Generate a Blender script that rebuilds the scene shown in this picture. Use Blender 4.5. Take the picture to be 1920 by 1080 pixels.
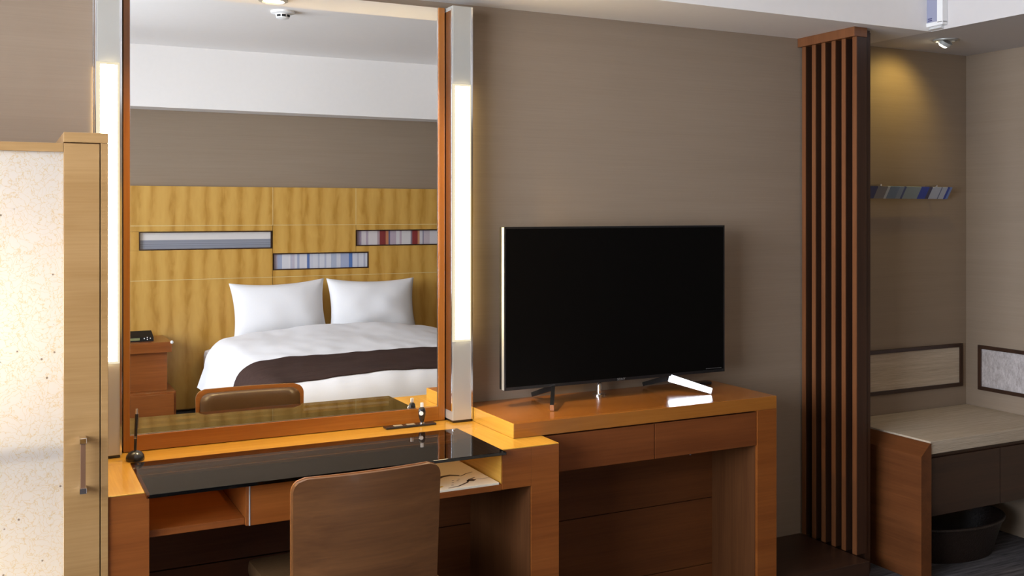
import bpy, bmesh, math, random
from mathutils import Vector, Matrix, noise

for o in list(bpy.data.objects):
    bpy.data.objects.remove(o)
SC = bpy.context.scene
COL = SC.collection
R = math.radians

# ------------------------------------------------------------------ camera
cam_d = bpy.data.cameras.new('camera')
cam_d.sensor_width = 36.0
cam_d.lens = 1883.0 / 1920.0 * 36.0
cam_d.shift_y = -143.0 / 1920.0          # lens shifted down: verticals stay vertical
cam_d.clip_start = 0.02
cam = bpy.data.objects.new('camera', cam_d)
cam.location = (0.0, -3.353, 1.496)
cam.rotation_euler = (R(90), 0, R(-26.9))
COL.objects.link(cam)
SC.camera = cam

# ------------------------------------------------------------------ world, daylight, exposure
SC.view_settings.view_transform = 'Standard'
SC.view_settings.look = 'None'
SC.view_settings.gamma = 1.0
SC.view_settings.use_curve_mapping = False
SC.view_settings.exposure = 0.12
W = bpy.data.worlds.new('world')
SC.world = W
W.use_nodes = True
W.node_tree.nodes['Background'].inputs[0].default_value = (0.72, 0.82, 1.0, 1)
W.node_tree.nodes['Background'].inputs[1].default_value = 1.2


def area_light(name, loc, rot, sx, sy, power, color, spread=180):
    d = bpy.data.lights.new(name, 'AREA')
    d.shape = 'RECTANGLE'
    d.size, d.size_y = sx, sy
    d.energy = power
    d.color = color
    d.spread = R(spread)
    o = bpy.data.objects.new(name, d)
    o.location = loc
    o.rotation_euler = rot
    COL.objects.link(o)
    return o


DAY = (0.87, 0.90, 1.0)
# daylight entering through the window of the left wall (light sits in the opening, behind the glass)
area_light('window_daylight', (-1.86, -2.08, 1.65), (0, R(-90), 0), 1.6, 2.8, 285, DAY)

# ------------------------------------------------------------------ material helpers


def new_mat(name):
    m = bpy.data.materials.new(name)
    m.use_nodes = True
    nt = m.node_tree
    return m, nt, nt.nodes['Principled BSDF']


def c4(c):
    return (c[0], c[1], c[2], 1.0)


def plain(name, col, rough=0.5, metal=0.0, spec=0.5, coat=0.0, nscale=0, namt=0.0, bump=0.0):
    m, nt, b = new_mat(name)
    b.inputs['Base Color'].default_value = c4(col)
    b.inputs['Roughness'].default_value = rough
    b.inputs['Metallic'].default_value = metal
    b.inputs['Specular IOR Level'].default_value = spec
    b.inputs['Coat Weight'].default_value = coat
    b.inputs['Coat Roughness'].default_value = 0.08
    if nscale:
        tc = nt.nodes.new('ShaderNodeTexCoord')
        nz = nt.nodes.new('ShaderNodeTexNoise')
        nz.inputs['Scale'].default_value = nscale
        nz.inputs['Detail'].default_value = 5
        nt.links.new(tc.outputs['Object'], nz.inputs['Vector'])
        mx = nt.nodes.new('ShaderNodeMix')
        mx.data_type = 'RGBA'
        mx.inputs[6].default_value = c4([max(0, x * (1 - namt)) for x in col])
        mx.inputs[7].default_value = c4([min(1, x * (1 + namt)) for x in col])
        nt.links.new(nz.outputs['Fac'], mx.inputs[0])
        nt.links.new(mx.outputs[2], b.inputs['Base Color'])
        if bump:
            bp = nt.nodes.new('ShaderNodeBump')
            bp.inputs['Strength'].default_value = bump
            bp.inputs['Distance'].default_value = 0.004
            nt.links.new(nz.outputs['Fac'], bp.inputs['Height'])
            nt.links.new(bp.outputs['Normal'], b.inputs['Normal'])
    return m


def streaks(name, ca, cb, s1, s2, rough=0.5, spec=0.5, coat=0.0, bump=0.0, mid=(0.35, 0.68), w2=0.4, sheen=0.0):
    """colour streaks: two stretched noises (s1 broad, s2 fine; each an xyz scale)"""
    m, nt, b = new_mat(name)
    L = nt.links.new
    tc = nt.nodes.new('ShaderNodeTexCoord')
    outs = []
    for s in (s1, s2):
        mp = nt.nodes.new('ShaderNodeMapping')
        mp.inputs['Scale'].default_value = s
        L(tc.outputs['Object'], mp.inputs['Vector'])
        nz = nt.nodes.new('ShaderNodeTexNoise')
        nz.inputs['Scale'].default_value = 1.0
        nz.inputs['Detail'].default_value = 4
        nz.inputs['Distortion'].default_value = 0.35
        L(mp.outputs['Vector'], nz.inputs['Vector'])
        outs.append(nz.outputs['Fac'])
    mx = nt.nodes.new('ShaderNodeMix')
    mx.data_type = 'FLOAT'
    mx.inputs[0].default_value = w2
    L(outs[0], mx.inputs[2])
    L(outs[1], mx.inputs[3])
    rp = nt.nodes.new('ShaderNodeValToRGB')
    rp.color_ramp.elements[0].position = mid[0]
    rp.color_ramp.elements[1].position = mid[1]
    rp.color_ramp.elements[0].color = c4(ca)
    rp.color_ramp.elements[1].color = c4(cb)
    L(mx.outputs[0], rp.inputs['Fac'])
    L(rp.outputs['Color'], b.inputs['Base Color'])
    b.inputs['Roughness'].default_value = rough
    b.inputs['Specular IOR Level'].default_value = spec
    b.inputs['Coat Weight'].default_value = coat
    b.inputs['Coat Roughness'].default_value = 0.06
    b.inputs['Sheen Weight'].default_value = sheen
    if bump:
        bp = nt.nodes.new('ShaderNodeBump')
        bp.inputs['Strength'].default_value = bump
        bp.inputs['Distance'].default_value = 0.002
        L(outs[1], bp.inputs['Height'])
        L(bp.outputs['Normal'], b.inputs['Normal'])
    return m


def wood(name, ca, cb, axis='X', rough=0.28, coat=0.25, bump=0.05, spec=0.45, k=1.0):
    lo, hi, flo, fhi = 1.1 * k, 17 * k, 5 * k, 150 * k
    i = 'XYZ'.index(axis)
    s1 = [hi] * 3
    s2 = [fhi] * 3
    s1[i] = lo
    s2[i] = flo
    return streaks(name, ca, cb, s1, s2, rough, spec, coat, bump)


def emit(name, col, strength):
    m = bpy.data.materials.new(name)
    m.use_nodes = True
    nt = m.node_tree
    nt.nodes.remove(nt.nodes['Principled BSDF'])
    e = nt.nodes.new('ShaderNodeEmission')
    e.inputs[0].default_value = c4(col)
    e.inputs[1].default_value = strength
    nt.links.new(e.outputs[0], nt.nodes['Material Output'].inputs[0])
    return m


def stripes(name, x0, x1, stops, rough=0.4, vstops=None, axis='X', metal=0.0, spec=0.5):
    """printed vertical stripes: constant colour ramp over one object axis"""
    m, nt, b = new_mat(name)
    L = nt.links.new
    tc = nt.nodes.new('ShaderNodeTexCoord')
    sp = nt.nodes.new('ShaderNodeSeparateXYZ')
    L(tc.outputs['Object'], sp.inputs[0])
    mr = nt.nodes.new('ShaderNodeMapRange')
    mr.inputs[1].default_value = x0
    mr.inputs[2].default_value = x1
    L(sp.outputs[axis], mr.inputs[0])
    rp = nt.nodes.new('ShaderNodeValToRGB')
    rp.color_ramp.interpolation = 'CONSTANT'
    el = rp.color_ramp.elements
    el[0].position = 0.0
    el[0].color = c4(stops[0][1])
    el.remove(el[1])
    for p, c in stops[1:]:
        e = el.new(p)
        e.color = c4(c)
    L(mr.outputs[0], rp.inputs['Fac'])
    L(rp.outputs['Color'], b.inputs['Base Color'])
    b.inputs['Roughness'].default_value = rough
    b.inputs['Metallic'].default_value = metal
    b.inputs['Specular IOR Level'].default_value = spec
    return m


# ------------------------------------------------------------------ materials
M = {}
M['wallpaper'] = streaks('wallpaper', (0.276, 0.208, 0.148), (0.306, 0.233, 0.169), (0.9, 0.9, 22), (3, 3, 190), rough=0.62, bump=0.06, spec=0.3, w2=0.5)
M['paint'] = plain('white_paint', (0.86, 0.825, 0.80), 0.75, nscale=30, namt=0.02)
M['paint_dimmed'] = plain('white_paint_dimmed', (0.60, 0.575, 0.57), 0.75, nscale=30, namt=0.02)  # white paint with weaker window light put into its colour
M['carpet'] = streaks('carpet', (0.035, 0.032, 0.034), (0.14, 0.13, 0.135), (3, 55, 20), (14, 220, 60), rough=0.95, bump=0.8, spec=0.1)
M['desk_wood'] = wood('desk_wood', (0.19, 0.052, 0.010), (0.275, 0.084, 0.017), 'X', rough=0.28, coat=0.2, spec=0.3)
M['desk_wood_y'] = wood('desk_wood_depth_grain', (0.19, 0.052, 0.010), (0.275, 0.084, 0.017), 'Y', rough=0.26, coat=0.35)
M['lamplit_wood'] = wood('desk_wood_lamplit', (0.46, 0.235, 0.032), (0.62, 0.34, 0.052), 'X', rough=0.26, coat=0.35)  # same wood as the desk, golden lamplight put into the colour
M['lamplit_wood_y'] = wood('desk_wood_lamplit_depth', (0.46, 0.235, 0.032), (0.62, 0.34, 0.052), 'Y', rough=0.26, coat=0.35)
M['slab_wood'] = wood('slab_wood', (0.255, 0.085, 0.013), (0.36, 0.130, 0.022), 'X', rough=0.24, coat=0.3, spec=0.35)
M['shaded_wood'] = wood('shaded_wood', (0.085, 0.030, 0.010), (0.135, 0.052, 0.018), 'Z', rough=0.5, coat=0.0, spec=0.2)  # desk wood darkened: shade on inner leg faces put into colour
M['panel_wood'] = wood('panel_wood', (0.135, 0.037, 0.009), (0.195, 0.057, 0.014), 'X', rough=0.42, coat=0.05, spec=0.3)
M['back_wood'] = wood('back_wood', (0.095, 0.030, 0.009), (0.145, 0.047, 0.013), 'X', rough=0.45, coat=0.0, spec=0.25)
M['cab_wood'] = wood('cabinet_wood', (0.335, 0.185, 0.066), (0.43, 0.255, 0.105), 'X', rough=0.35, coat=0.1)
M['frame_wood'] = wood('frame_wood', (0.27, 0.084, 0.010), (0.37, 0.130, 0.017), 'X', rough=0.25, coat=0.3)
M['frame_wood_v'] = wood('frame_wood_upright', (0.27, 0.084, 0.010), (0.37, 0.130, 0.017), 'Z', rough=0.25, coat=0.3)
M['slat_wood'] = wood('slat_wood', (0.145, 0.050, 0.017), (0.215, 0.082, 0.030), 'Z', rough=0.38, coat=0.1)
M['dark_wood'] = wood('dark_wood', (0.028, 0.011, 0.006), (0.056, 0.022, 0.010), 'Z', rough=0.42, coat=0.05)
M['dark_wood_x'] = wood('dark_wood_level', (0.026, 0.011, 0.006), (0.050, 0.021, 0.010), 'X', rough=0.4, coat=0.1)
M['bench_wood'] = wood('bench_wood', (0.095, 0.030, 0.009), (0.15, 0.050, 0.015), 'Y', rough=0.42, coat=0.05, spec=0.3)
M['chair_wood'] = wood('chair_wood', (0.088, 0.034, 0.011), (0.150, 0.062, 0.020), 'X', rough=0.3, coat=0.25, k=0.9)
M['chair_rim'] = wood('chair_rim_wood', (0.19, 0.068, 0.019), (0.27, 0.105, 0.031), 'X', rough=0.2, coat=0.5)
M['leather'] = plain('brown_leather', (0.075, 0.040, 0.017), 0.32, coat=0.2, nscale=160, namt=0.15, bump=0.15)
M['chrome'] = plain('chrome', (0.80, 0.80, 0.82), 0.10, 1.0)
M['tv_foot'] = plain('tv_foot_metal', (0.85, 0.86, 0.90), 0.22, 1.0)
M['alu'] = plain('brushed_aluminium', (0.50, 0.50, 0.47), 0.38, 0.4)
M['alu_side'] = plain('polished_side', (0.52, 0.47, 0.43), 0.2, 1.0)
M['black'] = plain('black_plastic', (0.012, 0.012, 0.013), 0.25, coat=0.3)
M['black_matt'] = plain('black_matt', (0.010, 0.009, 0.009), 0.6, spec=0.2)
M['screen'] = plain('tv_screen', (0.0035, 0.0032, 0.003), 0.22, spec=0.09)
M['tv_side'] = plain('tv_side', (0.06, 0.06, 0.065), 0.35, 0.6)
M['white_plastic'] = plain('white_plastic', (0.80, 0.80, 0.80), 0.4)
M['lav_panel'] = plain('bluish_panel', (0.30, 0.31, 0.42), 0.25)
M['linen'] = plain('white_linen', (0.83, 0.82, 0.84), 0.85, nscale=220, namt=0.03, bump=0.1, spec=0.2)
M['runner'] = streaks('runner_cloth', (0.040, 0.022, 0.018), (0.062, 0.036, 0.030), (3, 60, 60), (30, 300, 300), rough=0.8, spec=0.1)
M['tatami'] = streaks('woven_seat', (0.42, 0.34, 0.25), (0.60, 0.50, 0.38), (2.5, 110, 110), (12, 320, 320), rough=0.8, bump=0.9, spec=0.2)
M['plain_fabric'] = streaks('speckled_fabric', (0.36, 0.315, 0.30), (0.60, 0.55, 0.54), (90, 90, 40), (260, 260, 120), rough=0.85, bump=0.5, spec=0.2)
M['grey_fabric'] = plain('dark_bed_base', (0.05, 0.04, 0.035), 0.9)
M['paper'] = plain('cream_paper', (0.86, 0.80, 0.66), 0.5)
M['ink'] = plain('ink_print', (0.05, 0.03, 0.025), 0.6)
M['ink_gold'] = plain('ink_gold', (0.62, 0.42, 0.06), 0.6)
M['basket'] = plain('dark_wicker', (0.016, 0.008, 0.005), 0.5, nscale=120, namt=0.5, bump=0.8)
M['seam_gold'] = plain('pale_seam', (0.72, 0.58, 0.30), 0.5)
M['logo'] = plain('logo_grey', (0.18, 0.18, 0.18), 0.4)
M['handle_wood'] = plain('handle_brown', (0.17, 0.085, 0.045), 0.45)
M['lcd'] = plain('lcd', (0.20, 0.22, 0.10), 0.3)
M['strip_light'] = emit('strip_light', (1.0, 0.80, 0.46), 35.0)
M['strip_glow'] = emit('strip_glow', (1.0, 0.88, 0.62), 0.85)
M['added_wall_glow'] = emit('added_wall_glow', (1.0, 0.74, 0.26), 24.0)  # added glow for the wall beside the strip lamps
M['lamp_disc'] = emit('lamp_disc', (1.0, 0.86, 0.55), 14.0)

# mirror
m, nt, b = new_mat('mirror_glass')
b.inputs['Base Color'].default_value = (0.93, 0.94, 0.93, 1)
b.inputs['Metallic'].default_value = 1.0
b.inputs['Roughness'].default_value = 0.0
M['mirror'] = m

# clear and smoked glass: tinted see-through with fresnel gloss


def pane_mat(name, tint, ior, base_refl=(1, 1, 1)):
    m = bpy.data.materials.new(name)
    m.use_nodes = True
    nt = m.node_tree
    nt.nodes.remove(nt.nodes['Principled BSDF'])
    tr = nt.nodes.new('ShaderNodeBsdfTransparent')
    tr.inputs[0].default_value = c4(tint)
    gl = nt.nodes.new('ShaderNodeBsdfGlossy')
    gl.inputs['Roughness'].default_value = 0.02
    gl.inputs['Color'].default_value = c4(base_refl)
    fr = nt.nodes.new('ShaderNodeFresnel')
    fr.inputs[0].default_value = ior
    mx = nt.nodes.new('ShaderNodeMixShader')
    nt.links.new(fr.outputs[0], mx.inputs[0])
    nt.links.new(tr.outputs[0], mx.inputs[1])
    nt.links.new(gl.outputs[0], mx.inputs[2])
    nt.links.new(mx.outputs[0], nt.nodes['Material Output'].inputs[0])
    return m


M['glass'] = pane_mat('window_glass', (0.95, 0.97, 0.97), 1.4)
M['smoked'] = pane_mat('smoked_glass', (0.46, 0.39, 0.32), 1.5)

# washi paper: lets the light of the tubes behind it through, with fibres and specks
m, nt, b = new_mat('washi_paper')
L = nt.links.new
tc = nt.nodes.new('ShaderNodeTexCoord')
vo = nt.nodes.new('ShaderNodeTexVoronoi')
vo.feature = 'DISTANCE_TO_EDGE'
vo.inputs['Scale'].default_value = 50
nz = nt.nodes.new('ShaderNodeTexNoise')
nz.inputs['Scale'].default_value = 14
nz.inputs['Detail'].default_value = 6
va = nt.nodes.new('ShaderNodeVectorMath')
va.operation = 'MULTIPLY_ADD'
va.inputs[1].default_value = (0.16, 0.16, 0.16)
L(tc.outputs['Object'], nz.inputs['Vector'])
L(nz.outputs['Color'], va.inputs[0])
L(tc.outputs['Object'], va.inputs[2])
L(va.outputs[0], vo.inputs['Vector'])
rp = nt.nodes.new('ShaderNodeValToRGB')
rp.color_ramp.elements[0].position = 0.0
rp.color_ramp.elements[0].color = (0.76, 0.64, 0.42, 1)
rp.color_ramp.elements[1].position = 0.045
rp.color_ramp.elements[1].color = (0.84, 0.82, 0.79, 1)
L(vo.outputs['Distance'], rp.inputs['Fac'])
v2 = nt.nodes.new('ShaderNodeTexVoronoi')
v2.inputs['Scale'].default_value = 26
L(tc.outputs['Object'], v2.inputs['Vector'])
r2 = nt.nodes.new('ShaderNodeValToRGB')
r2.color_ramp.elements[0].position = 0.05
r2.color_ramp.elements[0].color = (0.22, 0.15, 0.09, 1)
r2.color_ramp.elements[1].position = 0.09
r2.color_ramp.elements[1].color = (1, 1, 1, 1)
L(v2.outputs['Distance'], r2.inputs['Fac'])
mu = nt.nodes.new('ShaderNodeMix')
mu.data_type = 'RGBA'
mu.blend_type = 'MULTIPLY'
mu.inputs[0].default_value = 0.8
L(rp.outputs['Color'], mu.inputs[6])
L(r2.outputs['Color'], mu.inputs[7])
nt.nodes.remove(b)
df = nt.nodes.new('ShaderNodeBsdfDiffuse')
tl = nt.nodes.new('ShaderNodeBsdfTranslucent')
ms = nt.nodes.new('ShaderNodeMixShader')
ms.inputs[0].default_value = 0.66
L(mu.outputs[2], df.inputs[0])
L(mu.outputs[2], tl.inputs[0])
L(df.outputs[0], ms.inputs[1])
L(tl.outputs[0], ms.inputs[2])
L(ms.outputs[0], nt.nodes['Material Output'].inputs[0])
M['washi'] = m

# figured golden veneer of the headboard: repeated upright flame marks
m, nt, b = new_mat('figured_veneer')
L = nt.links.new
tc = nt.nodes.new('ShaderNodeTexCoord')
mp = nt.nodes.new('ShaderNodeMapping')
mp.inputs['Scale'].default_value = (1.0, 1.0, 0.30)
L(tc.outputs['Object'], mp.inputs['Vector'])
wv = nt.nodes.new('ShaderNodeTexWave')
wv.wave_type = 'BANDS'
wv.bands_direction = 'X'
wv.wave_profile = 'SIN'
wv.inputs['Scale'].default_value = 2.5
wv.inputs['Distortion'].default_value = 3.0
wv.inputs['Detail'].default_value = 3
wv.inputs['Detail Scale'].default_value = 3.2
wv.inputs['Detail Roughness'].default_value = 0.6
L(mp.outputs['Vector'], wv.inputs['Vector'])
m2 = nt.nodes.new('ShaderNodeMapping')
m2.inputs['Scale'].default_value = (22, 22, 5.0)
L(tc.outputs['Object'], m2.inputs['Vector'])
nz = nt.nodes.new('ShaderNodeTexNoise')
nz.inputs['Scale'].default_value = 1.0
nz.inputs['Detail'].default_value = 4
nz.inputs['Distortion'].default_value = 1.2
L(m2.outputs['Vector'], nz.inputs['Vector'])
mxv = nt.nodes.new('ShaderNodeMix')
mxv.data_type = 'FLOAT'
mxv.inputs[0].default_value = 0.55
L(wv.outputs['Fac'], mxv.inputs[2])
L(nz.outputs['Fac'], mxv.inputs[3])
rp = nt.nodes.new('ShaderNodeValToRGB')
e = rp.color_ramp.elements
e[0].position = 0.20
e[0].color = (0.44, 0.222, 0.034, 1)
e[1].position = 0.80
e[1].color = (0.63, 0.37, 0.09, 1)
x = e.new(0.42)
x.color = (0.56, 0.31, 0.066, 1)
L(mxv.outputs[0], rp.inputs['Fac'])
L(rp.outputs['Color'], b.inputs['Base Color'])
b.inputs['Roughness'].default_value = 0.35
M['veneer'] = m

# ------------------------------------------------------------------ geometry helpers


def tag(o, label, cat, group=None):
    o['label'] = label
    o['category'] = cat
    if group:
        o['group'] = group
    return o


def empty(name, loc, label, cat, group=None):
    o = bpy.data.objects.new(name, None)
    o.empty_display_size = 0.05
    o.location = loc
    COL.objects.link(o)
    return tag(o, label, cat, group)


def origin_of(p):
    v = Vector((0, 0, 0))
    while p is not None:
        v += p.location
        p = p.parent
    return v


def link(name, bm, mat, parent=None, smooth=False, angle=None):
    """world-space bmesh -> one object; its origin moves to the parent's base"""
    off = origin_of(parent)
    if off.length > 0:
        bmesh.ops.translate(bm, verts=bm.verts, vec=-off)
    me = bpy.data.meshes.new(name)
    bmesh.ops.recalc_face_normals(bm, faces=bm.faces)
    bm.to_mesh(me)
    bm.free()
    me.materials.append(mat if not isinstance(mat, str) else M[mat])
    if smooth:
        for p in me.polygons:
            p.use_smooth = True
        if angle:
            me.set_sharp_from_angle(angle=R(angle))
    o = bpy.data.objects.new(name, me)
    COL.objects.link(o)
    if parent:
        o.parent = parent
    return o


def struct(o):
    o['kind'] = 'structure'
    return o


def bbox(bm, x0, x1, y0, y1, z0, z1, bev=0.0):
    r = bmesh.ops.create_cube(bm, size=1.0)
    vs = r['verts']
    for v in vs:
        v.co = Vector((x0 + (v.co.x + .5) * (x1 - x0), y0 + (v.co.y + .5) * (y1 - y0), z0 + (v.co.z + .5) * (z1 - z0)))
    if bev:
        es = {e for v in vs for e in v.link_edges}
        bmesh.ops.bevel(bm, geom=list(es), offset=bev, segments=2, profile=0.6, affect='EDGES', clamp_overlap=True)


def box(name, x0, x1, y0, y1, z0, z1, mat, parent=None, bev=0.002):
    bm = bmesh.new()
    bbox(bm, x0, x1, y0, y1, z0, z1, bev)
    return link(name, bm, mat, parent)


def prism(bm, pts, axis, a0, a1):
    """extrude polygon (2D) along an axis: 'X' pts=(y,z), 'Y' pts=(x,z), 'Z' pts=(x,y)"""
    def mk(p, a):
        return {'X': (a, p[0], p[1]), 'Y': (p[0], a, p[1]), 'Z': (p[0], p[1], a)}[axis]
    A = [bm.verts.new(mk(p, a0)) for p in pts]
    B = [bm.verts.new(mk(p, a1)) for p in pts]
    bm.faces.new(A)
    bm.faces.new(B[::-1])
    n = len(pts)
    for i in range(n):
        bm.faces.new((A[i], A[(i + 1) % n], B[(i + 1) % n], B[i]))


def tube(bm, p0, p1, r0, r1=None, n=16):
    p0, p1 = Vector(p0), Vector(p1)
    r1 = r0 if r1 is None else r1
    d = (p1 - p0)
    q = d.to_track_quat('Z', 'Y')
    A, B = [], []
    for i in range(n):
        a = 2 * math.pi * i / n
        u = q @ Vector((math.cos(a), math.sin(a), 0))
        A.append(bm.verts.new(p0 + u * r0))
        B.append(bm.verts.new(p1 + u * r1))
    bm.faces.new(A[::-1])
    bm.faces.new(B)
    for i in range(n):
        bm.faces.new((A[i], A[(i + 1) % n], B[(i + 1) % n], B[i]))


def lathe(bm, c, prof, n=32, sx=1.0, sy=1.0, close=True):
    """prof: (radius, z) pairs; closed at both ends when close"""
    rings = []
    for r, z in prof:
        rings.append([bm.verts.new((c[0] + sx * r * math.cos(2 * math.pi * i / n), c[1] + sy * r * math.sin(2 * math.pi * i / n), c[2] + z)) for i in range(n)])
    for a, b_ in zip(rings, rings[1:]):
        for i in range(n):
            bm.faces.new((a[i], a[(i + 1) % n], b_[(i + 1) % n], b_[i]))
    if close:
        bm.faces.new(rings[0][::-1])
        bm.faces.new(rings[-1])


def grid_surface(bm, f, nu, nv, u0=0, u1=1, v0=0, v1=1):
    g = [[bm.verts.new(f(u0 + (u1 - u0) * i / nu, v0 + (v1 - v0) * j / nv)) for j in range(nv + 1)] for i in range(nu + 1)]
    for i in range(nu):
        for j in range(nv):
            bm.faces.new((g[i][j], g[i + 1][j], g[i + 1][j + 1], g[i][j + 1]))
    return g


# ------------------------------------------------------------------ room shell
XL, XR, YB = -1.80, 4.175, -4.55
XE = 6.3                       # far end of the added corridor
ZS, ZH = 2.253, 2.70           # low soffit, high ceiling
T = 0.12
struct(box('floor', XL - T, XE + T, YB - T, T, -0.1, 0.0, 'carpet', None, 0))
struct(box('wall_front', XL - T, XR + T, 0.0, T, 0.0, ZH, 'wallpaper', None, 0))
struct(box('wall_back', XL - T, XE + T, YB - T, YB, 0.0, ZH, 'wallpaper', None, 0))
# right wall cut short; unseen dark corridor added to reduce bounce light
bm = bmesh.new()
bbox(bm, XR, XR + T, -1.30, 0.0, 0.0, ZH)
bbox(bm, XR + T, XE, -1.30, -1.30 + T, 0.0, ZH)
bbox(bm, XE, XE + T, YB, -1.30, 0.0, ZH)
struct(link('wall_right', bm, 'wallpaper'))
dn = struct(box('added_door_1', XE - .045, XE - .001, -3.5, -2.6, 0.002, 2.08, 'dark_wood', None, 0.003))  # unseen dark door, added with the corridor
bm = bmesh.new()
tube(bm, (XE - .09, -2.70, 1.0), (XE - .09, -2.84, 1.0), .010, n=12)
tube(bm, (XE - .09, -2.72, 1.0), (XE - .045, -2.72, 1.0), .010, n=12)
link('added_door_handle', bm, 'chrome', dn, True, 40)
struct(box('ceiling', XL - T, XE + T, YB - T, T, ZH, ZH + 0.1, 'paint', None, 0))
# left wall with the window opening
WY0, WY1, WZ0, WZ1 = -3.54, -0.62, 0.80, 2.48
bm = bmesh.new()
bbox(bm, XL - T, XL, YB, WY0, 0, ZH)
bbox(bm, XL - T, XL, WY1, 0, 0, ZH)
bbox(bm, XL - T, XL, WY0, WY1, 0, WZ0)
bbox(bm, XL - T, XL, WY0, WY1, WZ1, ZH)
struct(link('wall_left', bm, 'wallpaper'))
bm = bmesh.new()
for a, b_ in ((WY0, WY0 + .06), (WY1 - .06, WY1), ((WY0 + WY1) / 2 - .03, (WY0 + WY1) / 2 + .03)):
    bbox(bm, XL - .07, XL - .01, a, b_, WZ0, WZ1, .003)
for a, b_ in ((WZ0, WZ0 + .06), (WZ1 - .06, WZ1)):
    bbox(bm, XL - .068, XL - .012, WY0, WY1, a, b_, .003)
win = struct(link('window_1', bm, 'alu'))
for k in range(2):
    a = WY0 + .06 + k * ((WY1 - WY0) / 2 - .03)
    box('pane', XL - .04, XL - .035, a, a + (WY1 - WY0) / 2 - .09, WZ0 + .06, WZ1 - .06, 'glass', win, 0)
# soffit along the front wall and along the right wall, back beam, ceiling step
struct(box('trim_1', XL, 3.482, -0.386, 0.0, ZS, ZH, 'paint', None, 0))
struct(box('trim_2', 3.482, XE, YB, 0.0, ZS, ZH, 'paint_dimmed', None, 0))
struct(box('trim_3', XL, 3.482, YB, -4.335, ZS, ZH, 'paint', None, 0))
struct(box('trim_4', XL, 3.482, -3.44, -0.386, ZH - 0.025, ZH, 'paint', None, 0))

# ------------------------------------------------------------------ wall mirror with its wooden frame
mr = empty('wall_mirror', (0.878, -0.012, 0.75), 'large wall mirror in a thin red-brown wood frame above the desk', 'mirror')
box('glass', 0.353, 1.391, -0.026, -0.001, 0.80, 2.226, 'mirror', mr, 0)
box('side_frame', 0.334, 0.353, -0.034, -0.001, 0.75, 2.226, 'frame_wood_v', mr, 0.001)
box('side_frame', 1.391, 1.4135, -0.034, -0.001, 0.75, 2.226, 'frame_wood_v', mr, 0.001)
box('bottom_rail', 0.353, 1.391, -0.033, -0.001, 0.75, 0.799, 'frame_wood', mr, 0.001)
bm = bmesh.new()
bbox(bm, 0.353, 0.3548, -0.0285, -0.026, 0.80, 2.226)
bbox(bm, 1.388, 1.391, -0.0285, -0.026, 0.80, 2.226)
bbox(bm, 0.353, 1.391, -0.0285, -0.026, 0.799, 0.8015)
link('bright_edge', bm, 'chrome', mr)

# ------------------------------------------------------------------ vanity strip lamps


def strip_lamp(x0, x1, s0, s1, label):
    t = empty('strip_lamp', ((x0 + x1) / 2, -0.045, 0.752), label, 'lamp', 'strip lamps beside the mirror')
    box('foot_plate', x0 + .004, x1 - .004, -0.088, -0.002, 0.749, 0.756, 'black', t, 0)
    box('body', x0, x1, -0.093, -0.001, 0.7565, 2.226, 'alu', t, 0.0025)
    sx = x0 if x0 > 1 else x0
    box('side_plate', x0 - .0025, x0 - .0002, -0.086, -0.008, 0.79, 2.21, 'alu_side', t, 0.0005)
    for yy in (-0.0915, -0.0075):
        box('edge_trim', x0 - .004, x0 - .0002, yy, yy + .004, 0.79, 2.215, 'chrome', t, 0.0005)
    box('edge_trim', x1 - .006, x1 + .0008, -0.0945, -0.0915, 0.757, 2.225, 'chrome', t, 0.0005)
    box('glow_cover', x0 - .0008, x1 + .001, -0.0938, -0.072, 1.035, 1.949, 'strip_glow', t, 0.001)
    ox = (x1 + .0003, x1 + .0013) if x0 > 1 else (x0 - .0013, x0 - .0003)
    box('added_glow_strip', ox[0], ox[1], -0.016, -0.003, 1.04, 1.945, 'added_wall_glow', t, 0)  # hidden glowing strip added to warm the wall next to the lamp
    box('light_panel', s0, s1, -0.0985, -0.0939, 1.043, 1.941, 'strip_light', t, 0.001)
    return t


strip_lamp(1.4185, 1.496, 1.428, 1.4835, 'tall silver strip lamp between the mirror and the television')
strip_lamp(0.252, 0.3235, 0.262, 0.311, 'tall silver strip lamp at the mirror edge beside the paper-panelled cabinet')

# ------------------------------------------------------------------ desk
ZD = 0.748
FY = -0.522
dk = empty('writing_desk', (0.92, -0.27, 0.0), 'brown wooden writing desk with smoked glass top under the mirror', 'desk')
box('top_rear', 0.2475, 1.607, -0.178, -0.002, ZD - .03, ZD, 'lamplit_wood', dk, 0.001)
box('top_left', 0.2475, 0.338, FY, -0.178, ZD - .003, ZD, 'lamplit_wood_y', dk, 0.001)
box('top_right', 1.40, 1.607, FY, -0.178, ZD - .003, ZD, 'lamplit_wood_y', dk, 0.001)
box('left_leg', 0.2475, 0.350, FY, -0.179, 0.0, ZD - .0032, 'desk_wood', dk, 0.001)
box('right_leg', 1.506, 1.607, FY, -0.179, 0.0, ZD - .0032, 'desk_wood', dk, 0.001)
box('apron', 1.402, 1.5055, FY, -0.179, 0.621, ZD - .0032, 'desk_wood', dk, 0.001)
for z0, z1 in ((0.0, 0.116), (0.12, 0.372), (0.376, 0.7175)):
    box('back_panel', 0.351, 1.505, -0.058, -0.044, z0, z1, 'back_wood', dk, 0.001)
box('shelf', 0.351, 0.605, -0.502, -0.06, 0.619, 0.638, 'desk_wood', dk, 0.001)
box('divider', 0.6055, 0.617, FY + .004, -0.06, 0.619, 0.731, 'desk_wood_y', dk, 0.001)
box('divider', 1.118, 1.130, FY + .03, -0.06, 0.619, 0.731, 'desk_wood_y', dk, 0.001)
for x0, x1 in ((0.2475, 0.350), (1.506, 1.607)):
    box('rear_leg', x0, x1, -0.1785, -0.06, 0.0, ZD - .0302, 'desk_wood', dk, 0.0)
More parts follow.
